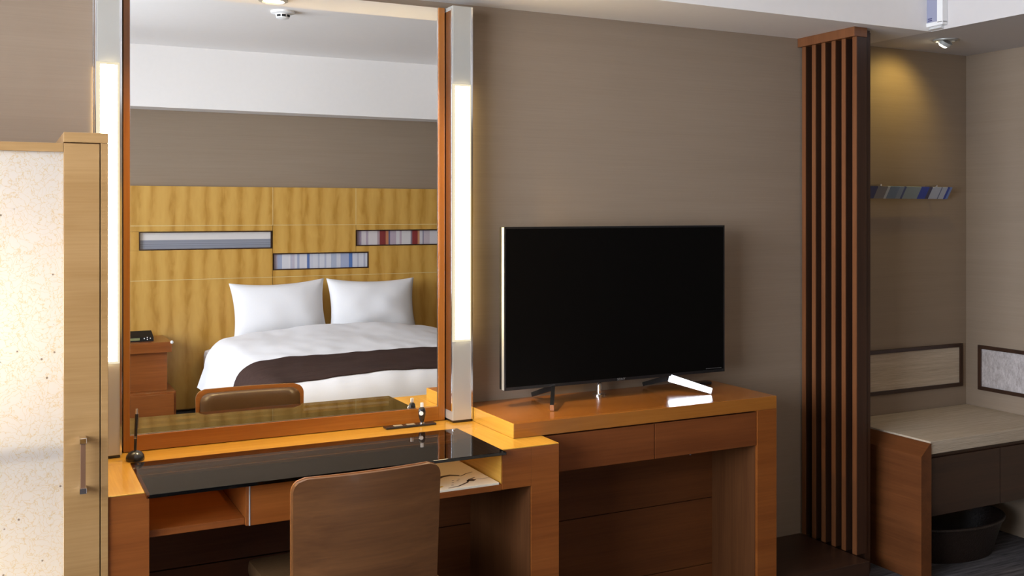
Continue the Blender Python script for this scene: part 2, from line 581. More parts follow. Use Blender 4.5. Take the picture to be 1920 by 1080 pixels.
box('shaded_inner_face', 1.5025, 1.5058, FY + .006, -0.0605, 0.0, 0.6205, 'shaded_wood', dk, 0)  # added sheet, carries the shade inside the right leg as colour
box('lamplit_niche_side', 1.3988, 1.4018, FY + .004, -0.1805, 0.640, ZD - .009, 'lamplit_wood_y', dk, 0)  # added sheet, carries lamplight on the niche side as colour
box('edge_band', 0.6140, 0.6172, FY + .001, FY + .0038, 0.619, 0.731, 'alu', dk, 0.0003)
dw = box('drawer', 0.6175, 1.1175, FY + .002, FY + .02, 0.619, 0.731, 'desk_wood', dk, 0.001)
bm = bmesh.new()
bbox(bm, 0.625, 1.11, FY + .021, -0.08, 0.625, 0.633)
bbox(bm, 0.625, 0.633, FY + .021, -0.08, 0.633, 0.715)
bbox(bm, 1.102, 1.11, FY + .021, -0.08, 0.633, 0.715)
link('drawer_box', bm, 'desk_wood_y', dw)
box('tray_shelf', 1.1305, 1.4015, FY + .004, -0.06, 0.619, 0.6365, 'desk_wood', dk, 0.001)
gl = box('glass_top', 0.3385, 1.398, -0.560, -0.1785, ZD - .0085, ZD + .0015, 'smoked', dk, 0.001)
for x in (0.36, 1.375):
    bm = bmesh.new()
    tube(bm, (x, -0.20, ZD + .0015), (x, -0.20, ZD + .004), 0.006, n=16)
    link('fixing_cap', bm, 'chrome', gl, True, 40)

# printed folder lying in the right tray
fo = empty('printed_folder', (1.26, -0.36, 0.6368), 'cream folder printed with dark plum branches in the desk tray', 'folder')
box('cover', 1.135, 1.394, FY + .006, -0.20, 0.6368, 0.644, 'paper', fo, 0.001)
random.seed(4)


def stroke(bm, pts, w, z):
    """tapered brush stroke polygon strip lying flat"""
    n = len(pts)
    prev = None
    for i, (px, py) in enumerate(pts):
        a = pts[max(0, i - 1)]
        c = pts[min(n - 1, i + 1)]
        d = Vector((c[0] - a[0], c[1] - a[1], 0)).normalized()
        nrm = Vector((-d.y, d.x, 0))
        ww = w * (0.25 + math.sin(math.pi * (i + .3) / n) * 0.75) / 2
        cur = (bm.verts.new(Vector((px, py, z)) + nrm * ww), bm.verts.new(Vector((px, py, z)) - nrm * ww))
        if prev:
            bm.faces.new((prev[0], cur[0], cur[1], prev[1]))
        prev = cur


bm = bmesh.new()
ZI = 0.6443
stroke(bm, [(1.235, -0.395), (1.262, -0.372), (1.290, -0.368), (1.315, -0.385)], .016, ZI)
stroke(bm, [(1.285, -0.372), (1.318, -0.392), (1.345, -0.372), (1.372, -0.362)], .005, ZI)
stroke(bm, [(1.225, -0.505), (1.265, -0.497), (1.305, -0.470), (1.325, -0.440), (1.352, -0.425)], .007, ZI)
stroke(bm, [(1.312, -0.450), (1.327, -0.455), (1.340, -0.446)], .022, ZI)
stroke(bm, [(1.345, -0.44), (1.368, -0.452), (1.392, -0.448)], .003, ZI)
stroke(bm, [(1.18, -0.33), (1.22, -0.36), (1.245, -0.352)], .007, ZI)
stroke(bm, [(1.215, -0.415), (1.225, -0.408), (1.238, -0.41)], .008, ZI)
for px, py in ((1.262, -0.455), (1.272, -0.432), (1.285, -0.44), (1.295, -0.425), (1.25, -0.48), (1.20, -0.34)):
    stroke(bm, [(px - .004, py), (px, py + .002), (px + .004, py)], .005, ZI)
link('branch_print', bm, 'ink', fo)
bm = bmesh.new()
stroke(bm, [(1.178, -0.485), (1.192, -0.489), (1.206, -0.482), (1.218, -0.478)], .014, ZI)
link('gold_print', bm, 'ink_gold', fo)

# ------------------------------------------------------------------ television console
cs = empty('television_console', (2.11, -0.2, 0.0), 'brown wooden console with two drawers carrying the television', 'console')
ZC = 0.797
CY = -0.406
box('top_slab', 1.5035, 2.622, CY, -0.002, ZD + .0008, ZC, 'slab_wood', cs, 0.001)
box('lamplit_end', 1.500, 1.5033, CY, -0.002, ZD + .0008, ZC, 'lamplit_wood_y', cs, 0.0005)  # added face, slab end coloured as the lamps light it
box('shaded_inner_face', 2.5255, 2.5288, CY + .012, -0.1405, 0.0, 0.617, 'shaded_wood', cs, 0)  # added sheet, shade inside the end leg painted as dark wood
box('end_leg', 2.529, 2.622, CY, -0.06, 0.0, ZD + .0003, 'desk_wood', cs, 0.001)
d1 = box('drawer', 1.6085, 2.0632, CY + .004, -0.141, 0.618, 0.743, 'panel_wood', cs, 0.001)
d2 = box('drawer', 2.0668, 2.5275, CY + .004, -0.141, 0.618, 0.743, 'panel_wood', cs, 0.001)
bm = bmesh.new()
tube(bm, (2.24, CY + .03, 0.608), (2.24, CY + .03, 0.618), 0.004, n=10)
link('catch', bm, 'chrome', d2, True, 40)
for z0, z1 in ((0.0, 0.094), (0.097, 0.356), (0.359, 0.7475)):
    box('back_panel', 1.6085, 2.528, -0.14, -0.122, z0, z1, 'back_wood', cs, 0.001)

# ------------------------------------------------------------------ television
tv = empty('television', (2.085, -0.15, ZC), 'large flat black television on splayed metal feet on the console', 'television')
TX0, TX1, TZ0, TZ1 = 1.592, 2.579, 0.857, 1.442
box('screen', TX0 + .009, TX1 - .009, -0.1535, -0.148, TZ0 + .012, TZ1 - .008, 'screen', tv, 0)
bm = bmesh.new()
bbox(bm, TX0, TX0 + .009, -0.152, -0.135, TZ0, TZ1, .001)
bbox(bm, TX1 - .009, TX1, -0.152, -0.135, TZ0, TZ1, .001)
bbox(bm, TX0 + .009, TX1 - .009, -0.152, -0.135, TZ1 - .008, TZ1, .001)
bbox(bm, TX0 + .009, TX1 - .009, -0.152, -0.135, TZ0, TZ0 + .012, .001)
link('bezel', bm, 'black', tv)
bm = bmesh.new()
bbox(bm, TX0 + .001, TX1 - .001, -0.1345, -0.112, TZ0 + .001, TZ1 - .001, .003)
bbox(bm, TX0 + .12, TX1 - .12, -0.1118, -0.075, TZ0 + .02, TZ0 + .36, .008)
link('housing', bm, 'black_matt', tv)
box('side_trim', TX0 - .0012, TX0 + .0002, -0.1535, -0.136, TZ0 + .002, TZ1 - .002, 'alu', tv, 0)


def tv_foot(top, front, rear):
    bm = bmesh.new()
    def blade(a, c, w, t):
        a, c = Vector(a), Vector(c)
        d = (c - a).normalized()
        sd = Vector((0, 0, 1)).cross(d).normalized()
        up = d.cross(sd).normalized()
        P = []
        for p, ww in ((a, w), (c, w * .72)):
            for s, u in ((1, 1), (-1, 1), (-1, -1), (1, -1)):
                P.append(bm.verts.new(p + sd * t * s / 2 + up * ww * u / 2))
        bm.faces.new(P[:4])
        bm.faces.new(P[4:][::-1])
        for i in range(4):
            bm.faces.new((P[i], P[(i + 1) % 4], P[4 + (i + 1) % 4], P[4 + i]))
    blade(top, front, .030, .014)
    f1 = link('front_foot', bm, 'tv_foot', tv)
    bm = bmesh.new()
    blade(top, rear, .022, .012)
    link('rear_foot', bm, 'black', tv)
    return f1


ZF = ZC + .013
tv_foot((1.800, -0.140, 0.852), (1.714, -0.283, ZF), (1.775, -0.025, ZF))
tv_foot((2.318, -0.140, 0.850), (2.425, -0.268, ZF), (2.275, -0.025, ZF))
bm = bmesh.new()
lathe(bm, (2.030, -0.085, ZC + .0005), [(.026, 0), (.026, .004), (.010, .006), (.010, .058), (.007, .062)], 24)
link('tether_post', bm, 'chrome', tv, True, 40)
# maker's name under the screen
fc = bpy.data.curves.new('logo_text', 'FONT')
fc.body = 'SONY'
fc.size = 0.0125
fc.align_x = 'CENTER'
fc.extrude = 0.0002
fc.space_character = 1.15
tmp = bpy.data.objects.new('logo_tmp', fc)
COL.objects.link(tmp)
bpy.context.view_layer.update()
dg = bpy.context.evaluated_depsgraph_get()
me = bpy.data.meshes.new_from_object(tmp.evaluated_get(dg))
bpy.data.objects.remove(tmp)
me.materials.clear()
me.materials.append(M['logo'])
lg = bpy.data.objects.new('maker_logo', me)
COL.objects.link(lg)
lg.parent = tv
lg.rotation_euler = (R(90), 0, 0)
lg.location = Vector((2.086, -0.1545, TZ0 + .0025)) - tv.location
bm = bmesh.new()
for i in range(14):
    bbox(bm, 2.485 + i * .0055, 2.4885 + i * .0055, -0.1542, -0.1536, TZ0 + .0165, TZ0 + .0178)
link('small_print', bm, 'logo', tv)
# small black box behind the right foot
box_ = box('media_box', 2.498, 2.56, -0.095, -0.055, ZC + .0003, ZC + .012, 'black', None, 0.003)
tag(box_, 'tiny flat black box behind the right television foot', 'media box')

# ------------------------------------------------------------------ cabinet with washi door, left foreground
cb = empty('paper_panel_cabinet', (-0.2, -0.3, 0.0), 'light wooden cabinet with a glowing washi paper door at the left edge', 'cabinet')
CF = -0.527
box('top_cap', 0.1406, 0.2470, CF, -0.004, 1.6755, 1.7014, 'cab_wood', cb, 0.001)
box('side_panel', 0.2290, 0.2470, CF, -0.004, 0.0, 1.675, 'cab_wood', cb, 0.001)
bm = bmesh.new()
bbox(bm, -0.62, 0.224, -0.026, -0.006, 0.02, 1.655)          # rear board
bbox(bm, 0.150, 0.224, CF + .026, -0.028, 0.02, 1.64)        # side fill behind the stile
bbox(bm, -0.64, -0.622, CF + .026, -0.006, 0.0, 1.655)
bbox(bm, -0.62, 0.149, CF + .05, -0.028, 0.0, 0.05)
bbox(bm, -0.62, 0.149, CF + .05, -0.028, 1.63, 1.655)
link('carcass', bm, 'cab_wood', cb)
box('shelf', -0.62, 0.149, CF + .045, -0.03, 0.835, 0.912, 'cab_wood', cb, 0)
dr = box('door_stile', 0.1406, 0.2262, CF, CF + .024, 0.02, 1.6727, 'cab_wood', cb, 0.001)
box('door_stile', -0.64, -0.555, CF, CF + .024, 0.02, 1.6727, 'cab_wood', cb, 0.001)
box('door_rail', -0.5545, 0.1402, CF, CF + .024, 1.650, 1.6727, 'cab_wood', cb, 0.001)
box('door_rail', -0.5545, 0.1385, CF, CF + .024, 0.02, 0.10, 'cab_wood', cb, 0.001)
bm = bmesh.new()
bbox(bm, -0.5545, 0.1402, CF + .010, CF + .012, 0.10, 1.650)
link('washi_panel', bm, 'washi', cb)
hd = box('handle', 0.1785, 0.1905, CF - .030, CF - .022, 0.776, 0.903, 'handle_wood', dr, 0.0005)
for z in (0.772, 0.900):
    box('handle_end', 0.1765, 0.1930, CF - .033, CF - .0005, z, z + .0145, 'chrome', hd if False else dr, 0.001)
# tubes of light inside the cabinet
for z, hgt, p in ((1.20, .36, 5.0), (0.42, .46, 5.0)):
    a = area_light('cabinet_tube', (-0.22, -0.13, z), (R(-90), 0, 0), 0.66, hgt, p, (1.0, 0.90, 0.70))
    a.parent = cb
    a.location = Vector((-0.22, -0.13, z)) - cb.location

# ------------------------------------------------------------------ slatted screen and its dark step
sc = empty('slatted_screen', (3.16, -0.16, 0.09), 'tall screen of dark red-brown vertical slats beside the alcove', 'screen')
box('head_rail', 3.100, 3.172, -0.330, -0.002, 2.214, 2.2525, 'slat_wood', sc, 0.001)
for yc in (-.024, -.084, -.1405, -.199, -.256, -.316):
    sl = box('slat', 3.1195, 3.172, yc - .0108, yc + .0108, 0.091, 2.2138, 'dark_wood', sc, 0.001)  # sides darker than the faces: shade between slats put into colour
    box('slat_face', 3.115, 3.1193, yc - .0108, yc + .0108, 0.091, 2.2138, 'slat_wood', sl, 0.0005)
box('backing_panel', 3.1725, 3.2, -0.318, -0.002, 0.0, 2.245, 'dark_wood', sc, 0.001)
box('end_post', 3.2005, 3.222, -0.30, -0.002, 0.0, 2.240, 'dark_wood', sc, 0.001)
st = box('low_step', 2.635, 3.112, -0.400, -0.002, 0.0, 0.090, 'dark_wood_x', None, 0.003)
tag(st, 'low dark wooden step on the floor in front of the slatted screen', 'step')

# ------------------------------------------------------------------ alcove: bench, back panels, colour strip, basket
bn = empty('alcove_bench', (3.75, -0.25, 0.0), 'low wooden alcove bench with a woven tatami-like seat', 'bench')
bm = bmesh.new()
prism(bm, [(3.300, 0.0), (3.358, 0.0), (3.358, 0.556), (3.352, 0.556), (3.300, 0.507)], 'Y', -0.492, -0.002)
link('side_panel', bm, 'bench_wood', bn)
box('seat_cushion', 3.3585, 4.173, -0.487, -0.004, 0.510, 0.563, 'tatami', bn, 0.003)
box('seat_board', 3.359, 4.173, -0.465, -0.004, 0.490, 0.5095, 'dark_wood_x', bn, 0.001)
box('drawer', 3.359, 3.792, -0.476, -0.05, 0.253, 0.4895, 'dark_wood_x', bn, 0.001)
box('drawer', 3.796, 4.172, -0.476, -0.05, 0.253, 0.4895, 'dark_wood_x', bn, 0.001)


def back_panel(along, a0, a1, z0, z1, wall, mat, label):
    """framed fabric panel; along = 'X' on the front wall, 'Y' on the right wall"""
    f, d = 0.017, 0.014
    if along == 'X':
        t = empty('backrest_panel', ((a0 + a1) / 2, wall - .002, z0), label, 'wall panel', 'framed fabric panels in the alcove')
        B = lambda p, q, r, s, dep, n, mm: box(n, p, q, wall - dep, wall - .001, r, s, mm, t, 0.001)
    else:
        t = empty('backrest_panel', (wall - .002, (a0 + a1) / 2, z0), label, 'wall panel', 'framed fabric panels in the alcove')
        B = lambda p, q, r, s, dep, n, mm: box(n, wall - dep, wall - .001, p, q, r, s, mm, t, 0.001)
    B(a0, a1, z1 - f, z1, d, 'frame_rail', 'dark_wood_x')
    B(a0, a1, z0, z0 + f, d, 'frame_rail', 'dark_wood_x')
    B(a0, a0 + f, z0 + f, z1 - f, d, 'frame_stile', 'dark_wood')
    B(a1 - f, a1, z0 + f, z1 - f, d, 'frame_stile', 'dark_wood')
    B(a0 + f, a1 - f, z0 + f, z1 - f, d * .5, 'fabric', mat)


back_panel('X', 3.31, 4.136, 0.655, 0.861, 0.0, 'tatami', 'framed woven backrest panel under the coloured glass strip')
back_panel('Y', -0.95, -0.075, 0.646, 0.859, XR, 'plain_fabric', 'framed speckled grey backrest panel at the right photo edge')

blues = [(0.0, (.035, .04, .13)), (.14, (.20, .19, .20)), (.25, (.48, .53, .56)), (.275, (.16, .22, .30)), (.38, (.22, .27, .33)), (.435, (.07, .09, .20)),
         (.46, (.24, .29, .29)), (.63, (.03, .06, .34)), (.725, (.05, .05, .10)), (.765, (.42, .45, .52)), (.868, (.14, .16, .24)), (.88, (.42, .45, .52)), (.945, (.04, .07, .34)), (.97, (.16, .24, .50))]
ga = empty('glass_art_strip', (3.72, -0.04, 1.55), 'narrow tilted strip of blue and grey striped glass on the alcove wall', 'wall art')
mat = stripes('blue_stripes', 3.44 - 3.72, 4.0 - 3.72, blues, rough=0.15)
bm = bmesh.new()
prism(bm, [(-.066, 1.610), (-.060, 1.613), (-.030, 1.559), (-.036, 1.556)], 'X', 3.44, 4.0)
link('glass', bm, mat, ga)
for x in (3.535, 3.895):
    bm = bmesh.new()
    tube(bm, (x, -.066, 1.6165), (x, -.001, 1.6165), .0045, n=10)
    link('fixing_pin', bm, 'chrome', ga, True, 40)

bk = empty('wicker_basket', (3.72, -0.26, 0.0), 'dark oval wicker basket on the carpet under the bench', 'basket')
bm = bmesh.new()
lathe(bm, (3.715, -0.265, 0.002), [(.80, 0), (.86, .05), (.94, .11), (1.0, .148), (.955, .150), (.90, .10), (.80, .02), (.2, .015)], 44, 0.30, 0.185)
link('bowl', bm, 'basket', bk, True, 50)
bm = bmesh.new()
n = 48
for k in range(n):
    a, c = 2 * math.pi * k / n, 2 * math.pi * (k + 1) / n
    tube(bm, (3.715 + .296 * math.cos(a), -.265 + .182 * math.sin(a), .151), (3.715 + .296 * math.cos(c), -.265 + .182 * math.sin(c), .151), .008, n=8)
link('rim', bm, 'basket', bk, True, 50)

# ------------------------------------------------------------------ ceiling fittings


def downlight(loc, label, aim, power, color, size, gimbal=False):
    t = empty('recessed_downlight', loc, label, 'ceiling light', 'recessed downlights in the soffit')
    x, y, z = loc
    bm = bmesh.new()
    lathe(bm, (x, y, z), [(.052, -.0005), (.052, -.005), (.040, -.008), (.036, -.0005)], 36, close=False)
    link('ring', bm, 'alu', t, True, 40)
    d = Vector(aim).normalized()
    if gimbal:
        c = Vector(loc) + Vector((0, 0, -.008))
        bm = bmesh.new()
        tube(bm, c - d * .004, c + d * .014, .033, .030, n=28)
        link('gimbal', bm, 'alu', t, True, 40)
        bm = bmesh.new()
        tube(bm, c + d * .0145, c + d * .024, .024, .016, n=24)
        link('bulb', bm, 'lamp_disc', t, True, 40)
        lo = c + d * .035
    else:
        bm = bmesh.new()
        tube(bm, (x, y, z - .004), (x, y, z - .001), .035, n=28)
        link('bulb', bm, 'lamp_disc', t)
        lo = Vector(loc) + Vector((0, 0, -.02))
    ld = bpy.data.lights.new('downlight_beam', 'SPOT')
    ld.energy = power
    ld.color = color
    ld.spot_size = R(size)
    ld.spot_blend = 0.8
    ld.shadow_soft_size = 0.025
    lo_ = bpy.data.objects.new('downlight_beam', ld)
    COL.objects.link(lo_)
    lo_.parent = t
    lo_.location = lo - Vector(loc)
    lo_.rotation_euler = d.to_track_quat('-Z', 'Y').to_euler()
    return t


WARM = (1.0, 0.73, 0.20)
downlight((3.700, -0.275, ZS), 'tilted recessed downlight in the soffit above the alcove bench', (-.10, .62, -.75), 4.2, WARM, 115, True)
downlight((0.863, -0.285, ZS), 'recessed downlight in the soffit above the desk seen in the mirror', (0.0, 0.0, -1), 80, (1.0, 0.72, 0.34), 135)

sd = empty('smoke_detector', (1.471, -2.58, ZH - .025), 'small white round ceiling detector with dark slots seen in the mirror', 'smoke detector')
bm = bmesh.new()
lathe(bm, (1.471, -2.58, ZH - .025), [(.070, -.0005), (.068, -.012), (.042, -.018), (.038, -.040), (.020, -.046)], 36)
link('body', bm, 'white_plastic', sd, True, 40)
for a in (50, 95, 140, 230, 320):
    bm = bmesh.new()
    c = Vector((1.471, -2.58, ZH - .054)) + Vector((math.cos(R(a)), math.sin(R(a)), 0)) * .0385
    q = Matrix.Rotation(R(a), 4, 'Z')
    bbox(bm, -.004, .004, -.011, .011, -.006, .006)
    bmesh.ops.transform(bm, matrix=Matrix.Translation(c) @ q, verts=bm.verts)
    link('slot', bm, 'black_matt', sd)

# small white device with bluish front on the soffit face, top right
dv = empty('soffit_device', (3.466, -0.42, 2.272), 'slim white box with bluish grey front panel on the soffit corner', 'wall device')
bm = bmesh.new()
bbox(bm, 3.452, 3.4815, -0.467, -0.439, 2.278, 2.50, .002)
bbox(bm, 3.452, 3.4815, -0.467, -0.375, 2.268, 2.2855, .003)
bbox(bm, 3.452, 3.4815, -0.467, -0.375, 2.495, 2.51, .003)
link('casing', bm, 'white_plastic', dv)
box('front_panel', 3.455, 3.4815, -0.4385, -0.378, 2.286, 2.4945, 'lav_panel', dv, 0.001)
bm = bmesh.new()
for z in (2.291, 2.299):
    bbox(bm, 3.4535, 3.4552, -0.412, -0.392, z, z + .004)
link('mark', bm, plain('device_mark', (.06, .06, .16), .5), dv)
bm = bmesh.new()
prism(bm, [(3.458, 2.2575), (3.4812, 2.2545), (3.4812, 2.2678), (3.470, 2.2678)], 'Y', -0.450, -0.390)
link('lower_lip', bm, 'white_plastic', dv)

# ------------------------------------------------------------------ headboard wall panelling (seen in the mirror)
hb = empty('headboard', (2.25, YB, 0.0), 'golden figured wood headboard panelling behind the bed seen in the mirror', 'headboard')
HY0, HY1 = -4.547, -4.502
rows = [(0.02, 0.986), (0.990, 1.390), (1.394, 1.686)]
cols = [0.16, 0.826, 1.874, 2.545, 3.50, 4.15]
# openings for the three printed inlays: x0,x1,z0,z1
arts = [(0.894, 1.866, 1.212, 1.347), (1.878, 2.652, 1.042, 1.170), (2.549, 3.44, 1.220, 1.347)]


def panel(x0, x1, z0, z1):
    box('panel', x0, x1, HY0, HY1, z0, z1, 'veneer', hb, 0.001)


for (z0, z1), edges in ((rows[0], [0.16, 1.874, 3.50, 4.15]), (rows[2], cols)):
    for a, c in zip(edges, edges[1:]):
        panel(a + .0015, c - .0015, z0, z1)
# middle row: panels are cut around the inlays
z0, z1 = rows[1]
panel(0.1615, 0.8245, z0, z1)
panel(0.8275, 0.892, 1.210, 1.349)
panel(0.8275, 1.8725, z0, 1.2095)
panel(0.8275, 1.8725, 1.3495, z1)
panel(1.8755, 2.5435, 1.1725, z1)
panel(1.8755, 2.6535, z0, 1.0400)
panel(2.6545, 3.4985, z0, 1.2175)
panel(2.5465, 2.6540, 1.1725, 1.2175)
panel(2.5465, 3.4985, 1.3495, z1)
panel(3.4420, 3.4985, 1.2180, 1.3490)
panel(3.5015, 4.1485, z0, z1)
box('seam_backing', 0.161, 4.149, -4.5495, -4.5475, 0.02, 1.685, 'seam_gold', hb, 0)
bm = bmesh.new()
for z in (0.9862, 1.3902):
    bbox(bm, 0.161, 4.149, -4.510, -4.5005, z, z + .0036)
for x in (0.826, 1.874, 2.545, 3.50):
    bbox(bm, x - .0013, x + .0013, -4.510, -4.5012, 1.394, 1.685)
link('pale_seam', bm, 'seam_gold', hb)
random.seed(11)
grey = [(0, (.62, .60, .62)), (.62, (.62, .60, .62))]
wht = (.62, .60, .62)
a1 = stripes('inlay_grey', 1.212, 1.347, [(0, (.25, .26, .31)), (.20, (.19, .20, .25)), (.24, (.27, .28, .33)), (.30, (.19, .20, .25)), (.34, (.27, .28, .33)), (.40, (.24, .25, .30)), (.54, (.66, .62, .60))], axis='Z')
blu = [(0.0, (.45, .40, .48))]
p = .04
pal = [(.68, .66, .70), (.46, .46, .56), (.68, .67, .71), (.36, .40, .55), (.64, .63, .68), (.50, .46, .54)]
while p < .34:
    blu.append((p, random.choice(pal)))
    p += random.uniform(.014, .03)
blu += [(.345, (.10, .17, .40)), (.375, (.55, .56, .64)), (.41, (.62, .62, .68)), (.46, (.46, .48, .58)), (.48, (.62, .62, .68)), (.53, (.44, .46, .58)), (.55, (.64, .64, .70)), (.60, (.40, .44, .56)), (.66, (.60, .60, .66)),
        (.70, (.38, .42, .58)), (.79, (.10, .19, .45)), (.83, (.60, .60, .68)), (.88, (.45, .46, .56)), (.90, (.62, .62, .68)), (.95, (.44, .44, .54)), (.97, (.62, .62, .68))]
a2 = stripes('inlay_blue', 1.880 - 2.25, 2.650 - 2.25, blu[:31])
rd = [(0, (.36, .29, .38)), (.05, (.62, .56, .58)), (.09, (.42, .34, .40)), (.115, (.64, .58, .58)), (.20, (.40, .30, .32)), (.225, (.22, .035, .035)), (.285, (.50, .20, .10)), (.31, (.14, .13, .22)), (.325, (.45, .36, .42)), (.385, (.62, .58, .60)),
      (.42, (.46, .36, .42)), (.44, (.64, .60, .60)), (.53, (.25, .18, .22)), (.545, (.24, .035, .035)), (.60, (.52, .24, .12)), (.62, (.60, .56, .58)), (.65, (.12, .12, .22)), (.66, (.52, .44, .48)), (.72, (.62, .58, .60)), (.80, (.40, .32, .38)), (.86, (.24, .04, .04)), (.93, (.60, .56, .58))]
a3 = stripes('inlay_red', 2.551 - 2.25, 3.438 - 2.25, rd)
for (x0, x1, z0, z1), mt in zip(arts, (a1, a2, a3)):
    f = .007
    art = box('art_inlay', x0 + f, x1 - f, -4.530, -4.516, z0 + f, z1 - f, mt, hb, 0)
    bm = bmesh.new()
    bbox(bm, x0, x0 + f, -4.530, -4.5005, z0, z1)
    bbox(bm, x1 - f, x1, -4.530, -4.5005, z0, z1)
    bbox(bm, x0 + f, x1 - f, -4.530, -4.5005, z0, z0 + f)
    bbox(bm, x0 + f, x1 - f, -4.530, -4.5005, z1 - f, z1)
    link('inlay_frame', bm, 'dark_wood', art)

# ------------------------------------------------------------------ bed
bed = empty('double_bed', (2.25, -3.44, 0.0), 'wide bed with dark base under white bedding seen in the mirror', 'bed')
BX0, BX1, BY0, BY1 = 1.33, 3.17, -4.47, -2.42
box('base', BX0 + .03, BX1 - .03, BY0, BY1 - .04, 0.05, 0.27, 'grey_fabric', bed, 0.01)
box('mattress', BX0 + .01, BX1 - .01, BY0, BY1 - .02, 0.272, 0.465, 'linen', bed, 0.04)
for x in (BX0 + .12, BX1 - .12):
    for y in (BY0 + .12, BY1 - .16):
        bm = bmesh.new()
        tube(bm, (x, y, 0.0), (x, y, 0.05), .03, n=16)
        link('leg', bm, 'black_matt', bed, True, 40)

CXB = 2.25


def drape(a, b_, lift=0.0):
    """bedding surface: a across from the bed's middle, b_ along from the head (metres of cloth)"""
    r = 0.16
    hx = 0.80 + 0.0 * b_
    fy = 1.62
    dx = max(0.0, abs(a) - hx)
    dy = max(0.0, b_ - fy)
    d = math.hypot(dx, dy)
    sgn = 1 if a >= 0 else -1
    cx, cy = min(abs(a), hx), min(b_, fy)
    head = max(0.0, 1 - b_ / 1.5)
    dome = (1 - (abs(a) / 1.05) ** 2) if abs(a) < 1.05 else 0
    zt = 0.505 + 0.025 * dome + 0.115 * head * (0.35 + 0.65 * dome)
    zt += 0.016 * noise.noise(Vector((a * 2.6, b_ * 2.2, 1.7))) + 0.006 * noise.noise(Vector((a * 9, b_ * 7, 4.1)))
    lim = r * math.pi / 2
    if d > 0:
        ux, uy = dx / d, dy / d
        dd = min(d, 0.42)
        if dd < lim:
            hor = r * math.sin(dd / r)
            drop = r * (1 - math.cos(dd / r))
        else:
            hor = r + (dd - lim) * 0.34
            drop = r + (dd - lim) * 0.94
            wob = noise.noise(Vector((cx * 3 + ux * 1.5, cy * 3.5 + uy * 2, sgn * 3.0)))
            hor += 0.045 * wob * (dd - lim) / .2
        hor += lift * math.sin(min(dd / r, math.pi / 2))
        zz = zt - drop + lift * math.cos(min(dd / r, math.pi / 2))
        return Vector((CXB + sgn * (cx + ux * hor), -4.12 + cy + uy * hor, zz))
    return Vector((CXB + sgn * cx, -4.12 + cy, zt + lift))


def cloth(name, a0, a1, b0, b1, na, nb, mat, lift, thick):
    bm = bmesh.new()
    g1 = grid_surface(bm, lambda a, c: drape(a, c, lift), na, nb, a0, a1, b0, b1)
    g2 = grid_surface(bm, lambda a, c: drape(a, c, lift - thick), na, nb, a0, a1, b0, b1)
    for i in range(na):
        bm.faces.new((g1[i][0], g1[i + 1][0], g2[i + 1][0], g2[i][0]))
        bm.faces.new((g1[i][nb], g1[i + 1][nb], g2[i + 1][nb], g2[i][nb]))
    for j in range(nb):
        bm.faces.new((g1[0][j], g1[0][j + 1], g2[0][j + 1], g2[0][j]))
        bm.faces.new((g1[na][j], g1[na][j + 1], g2[na][j + 1], g2[na][j]))
    return link(name, bm, mat, None, True, 60)


dv_ = cloth('duvet', -1.20, 1.20, 0.0, 2.02, 84, 70, 'linen', 0.0, 0.03)
tag(dv_, 'plump white duvet spread over the bed seen in the mirror', 'duvet')
rn = cloth('bed_runner', -1.10, 1.10, 1.03, 1.66, 80, 24, 'runner', 0.008, 0.006)
tag(rn, 'dark brown bed runner laid across the foot of the white duvet', 'bed runner')


def pillow(cx, label, seed, tilt):
    w, h, t = .73, .46, .20
    bm = bmesh.new()
    n_, m_ = 30, 22
    def f(u, v, s):
        pin = 1 - .13 * (1 - u * u) * abs(v) ** 2
        pinx = 1 - .075 * (1 - v * v) * abs(u) ** 2
        th = t / 2 * (max(0, 1 - abs(u) ** 2.6) * max(0, 1 - abs(v) ** 2.6)) ** .62
        th *= 1 + .18 * noise.noise(Vector((u * 1.7 + seed, v * 1.7, s)))
        th = max(th, .004)
        return Vector((u * w / 2 * pinx, s * th, v * h / 2 * pin))
    g1 = grid_surface(bm, lambda u, v: f(u, v, 1), n_, m_, -1, 1, -1, 1)
    g2 = grid_surface(bm, lambda u, v: f(u, v, -1), n_, m_, -1, 1, -1, 1)
    for i in range(n_):
        for j in (0, m_):
            bm.faces.new((g1[i][j], g1[i + 1][j], g2[i + 1][j], g2[i][j]))
    for j in range(m_):
        for i in (0, n_):
            bm.faces.new((g1[i][j], g1[i][j + 1], g2[i][j + 1], g2[i][j]))
    bmesh.ops.transform(bm, matrix=Matrix.Translation((cx, -4.335, .742)) @ Matrix.Rotation(R(13), 4, 'X') @ Matrix.Rotation(R(tilt), 4, 'Y'), verts=bm.verts)
    o = link('bed_pillow', bm, 'linen', None, True)
    tag(o, label, 'pillow', 'pillows leaning on the headboard')


pillow(1.886, 'white pillow leaning on the headboard, nearer the bedside cabinet', 1.3, -1.5)
pillow(2.628, 'white pillow leaning on the headboard, farther from the bedside cabinet', 5.1, 1.0)

# ------------------------------------------------------------------ bedside cabinet and alarm clock (seen in the mirror)
ns = empty('bedside_cabinet', (0.80, -4.3, 0.0), 'stepped brown bedside cabinet beside the bed seen in the mirror', 'bedside cabinet')
box('top', 0.50, 1.062, -4.498, -4.08, 0.510, 0.582, 'desk_wood', ns, 0.002)
box('upper_body', 0.53, 1.035, -4.498, -4.11, 0.240, 0.5095, 'desk_wood', ns, 0.002)
box('lower_body', 0.48, 1.085, -4.498, -4.04, 0.0, 0.2395, 'desk_wood', ns, 0.002)
box('lower_drawer', 0.50, 1.07, -4.0395, -4.028, 0.02, 0.225, 'desk_wood', ns, 0.002)
bm = bmesh.new()
bmesh.ops.create_uvsphere(bm, u_segments=12, v_segments=8, radius=.012, matrix=Matrix.Translation((1.0625, -4.085, .578)))
link('corner_stud', bm, 'white_plastic', ns, True)
bm = bmesh.new()
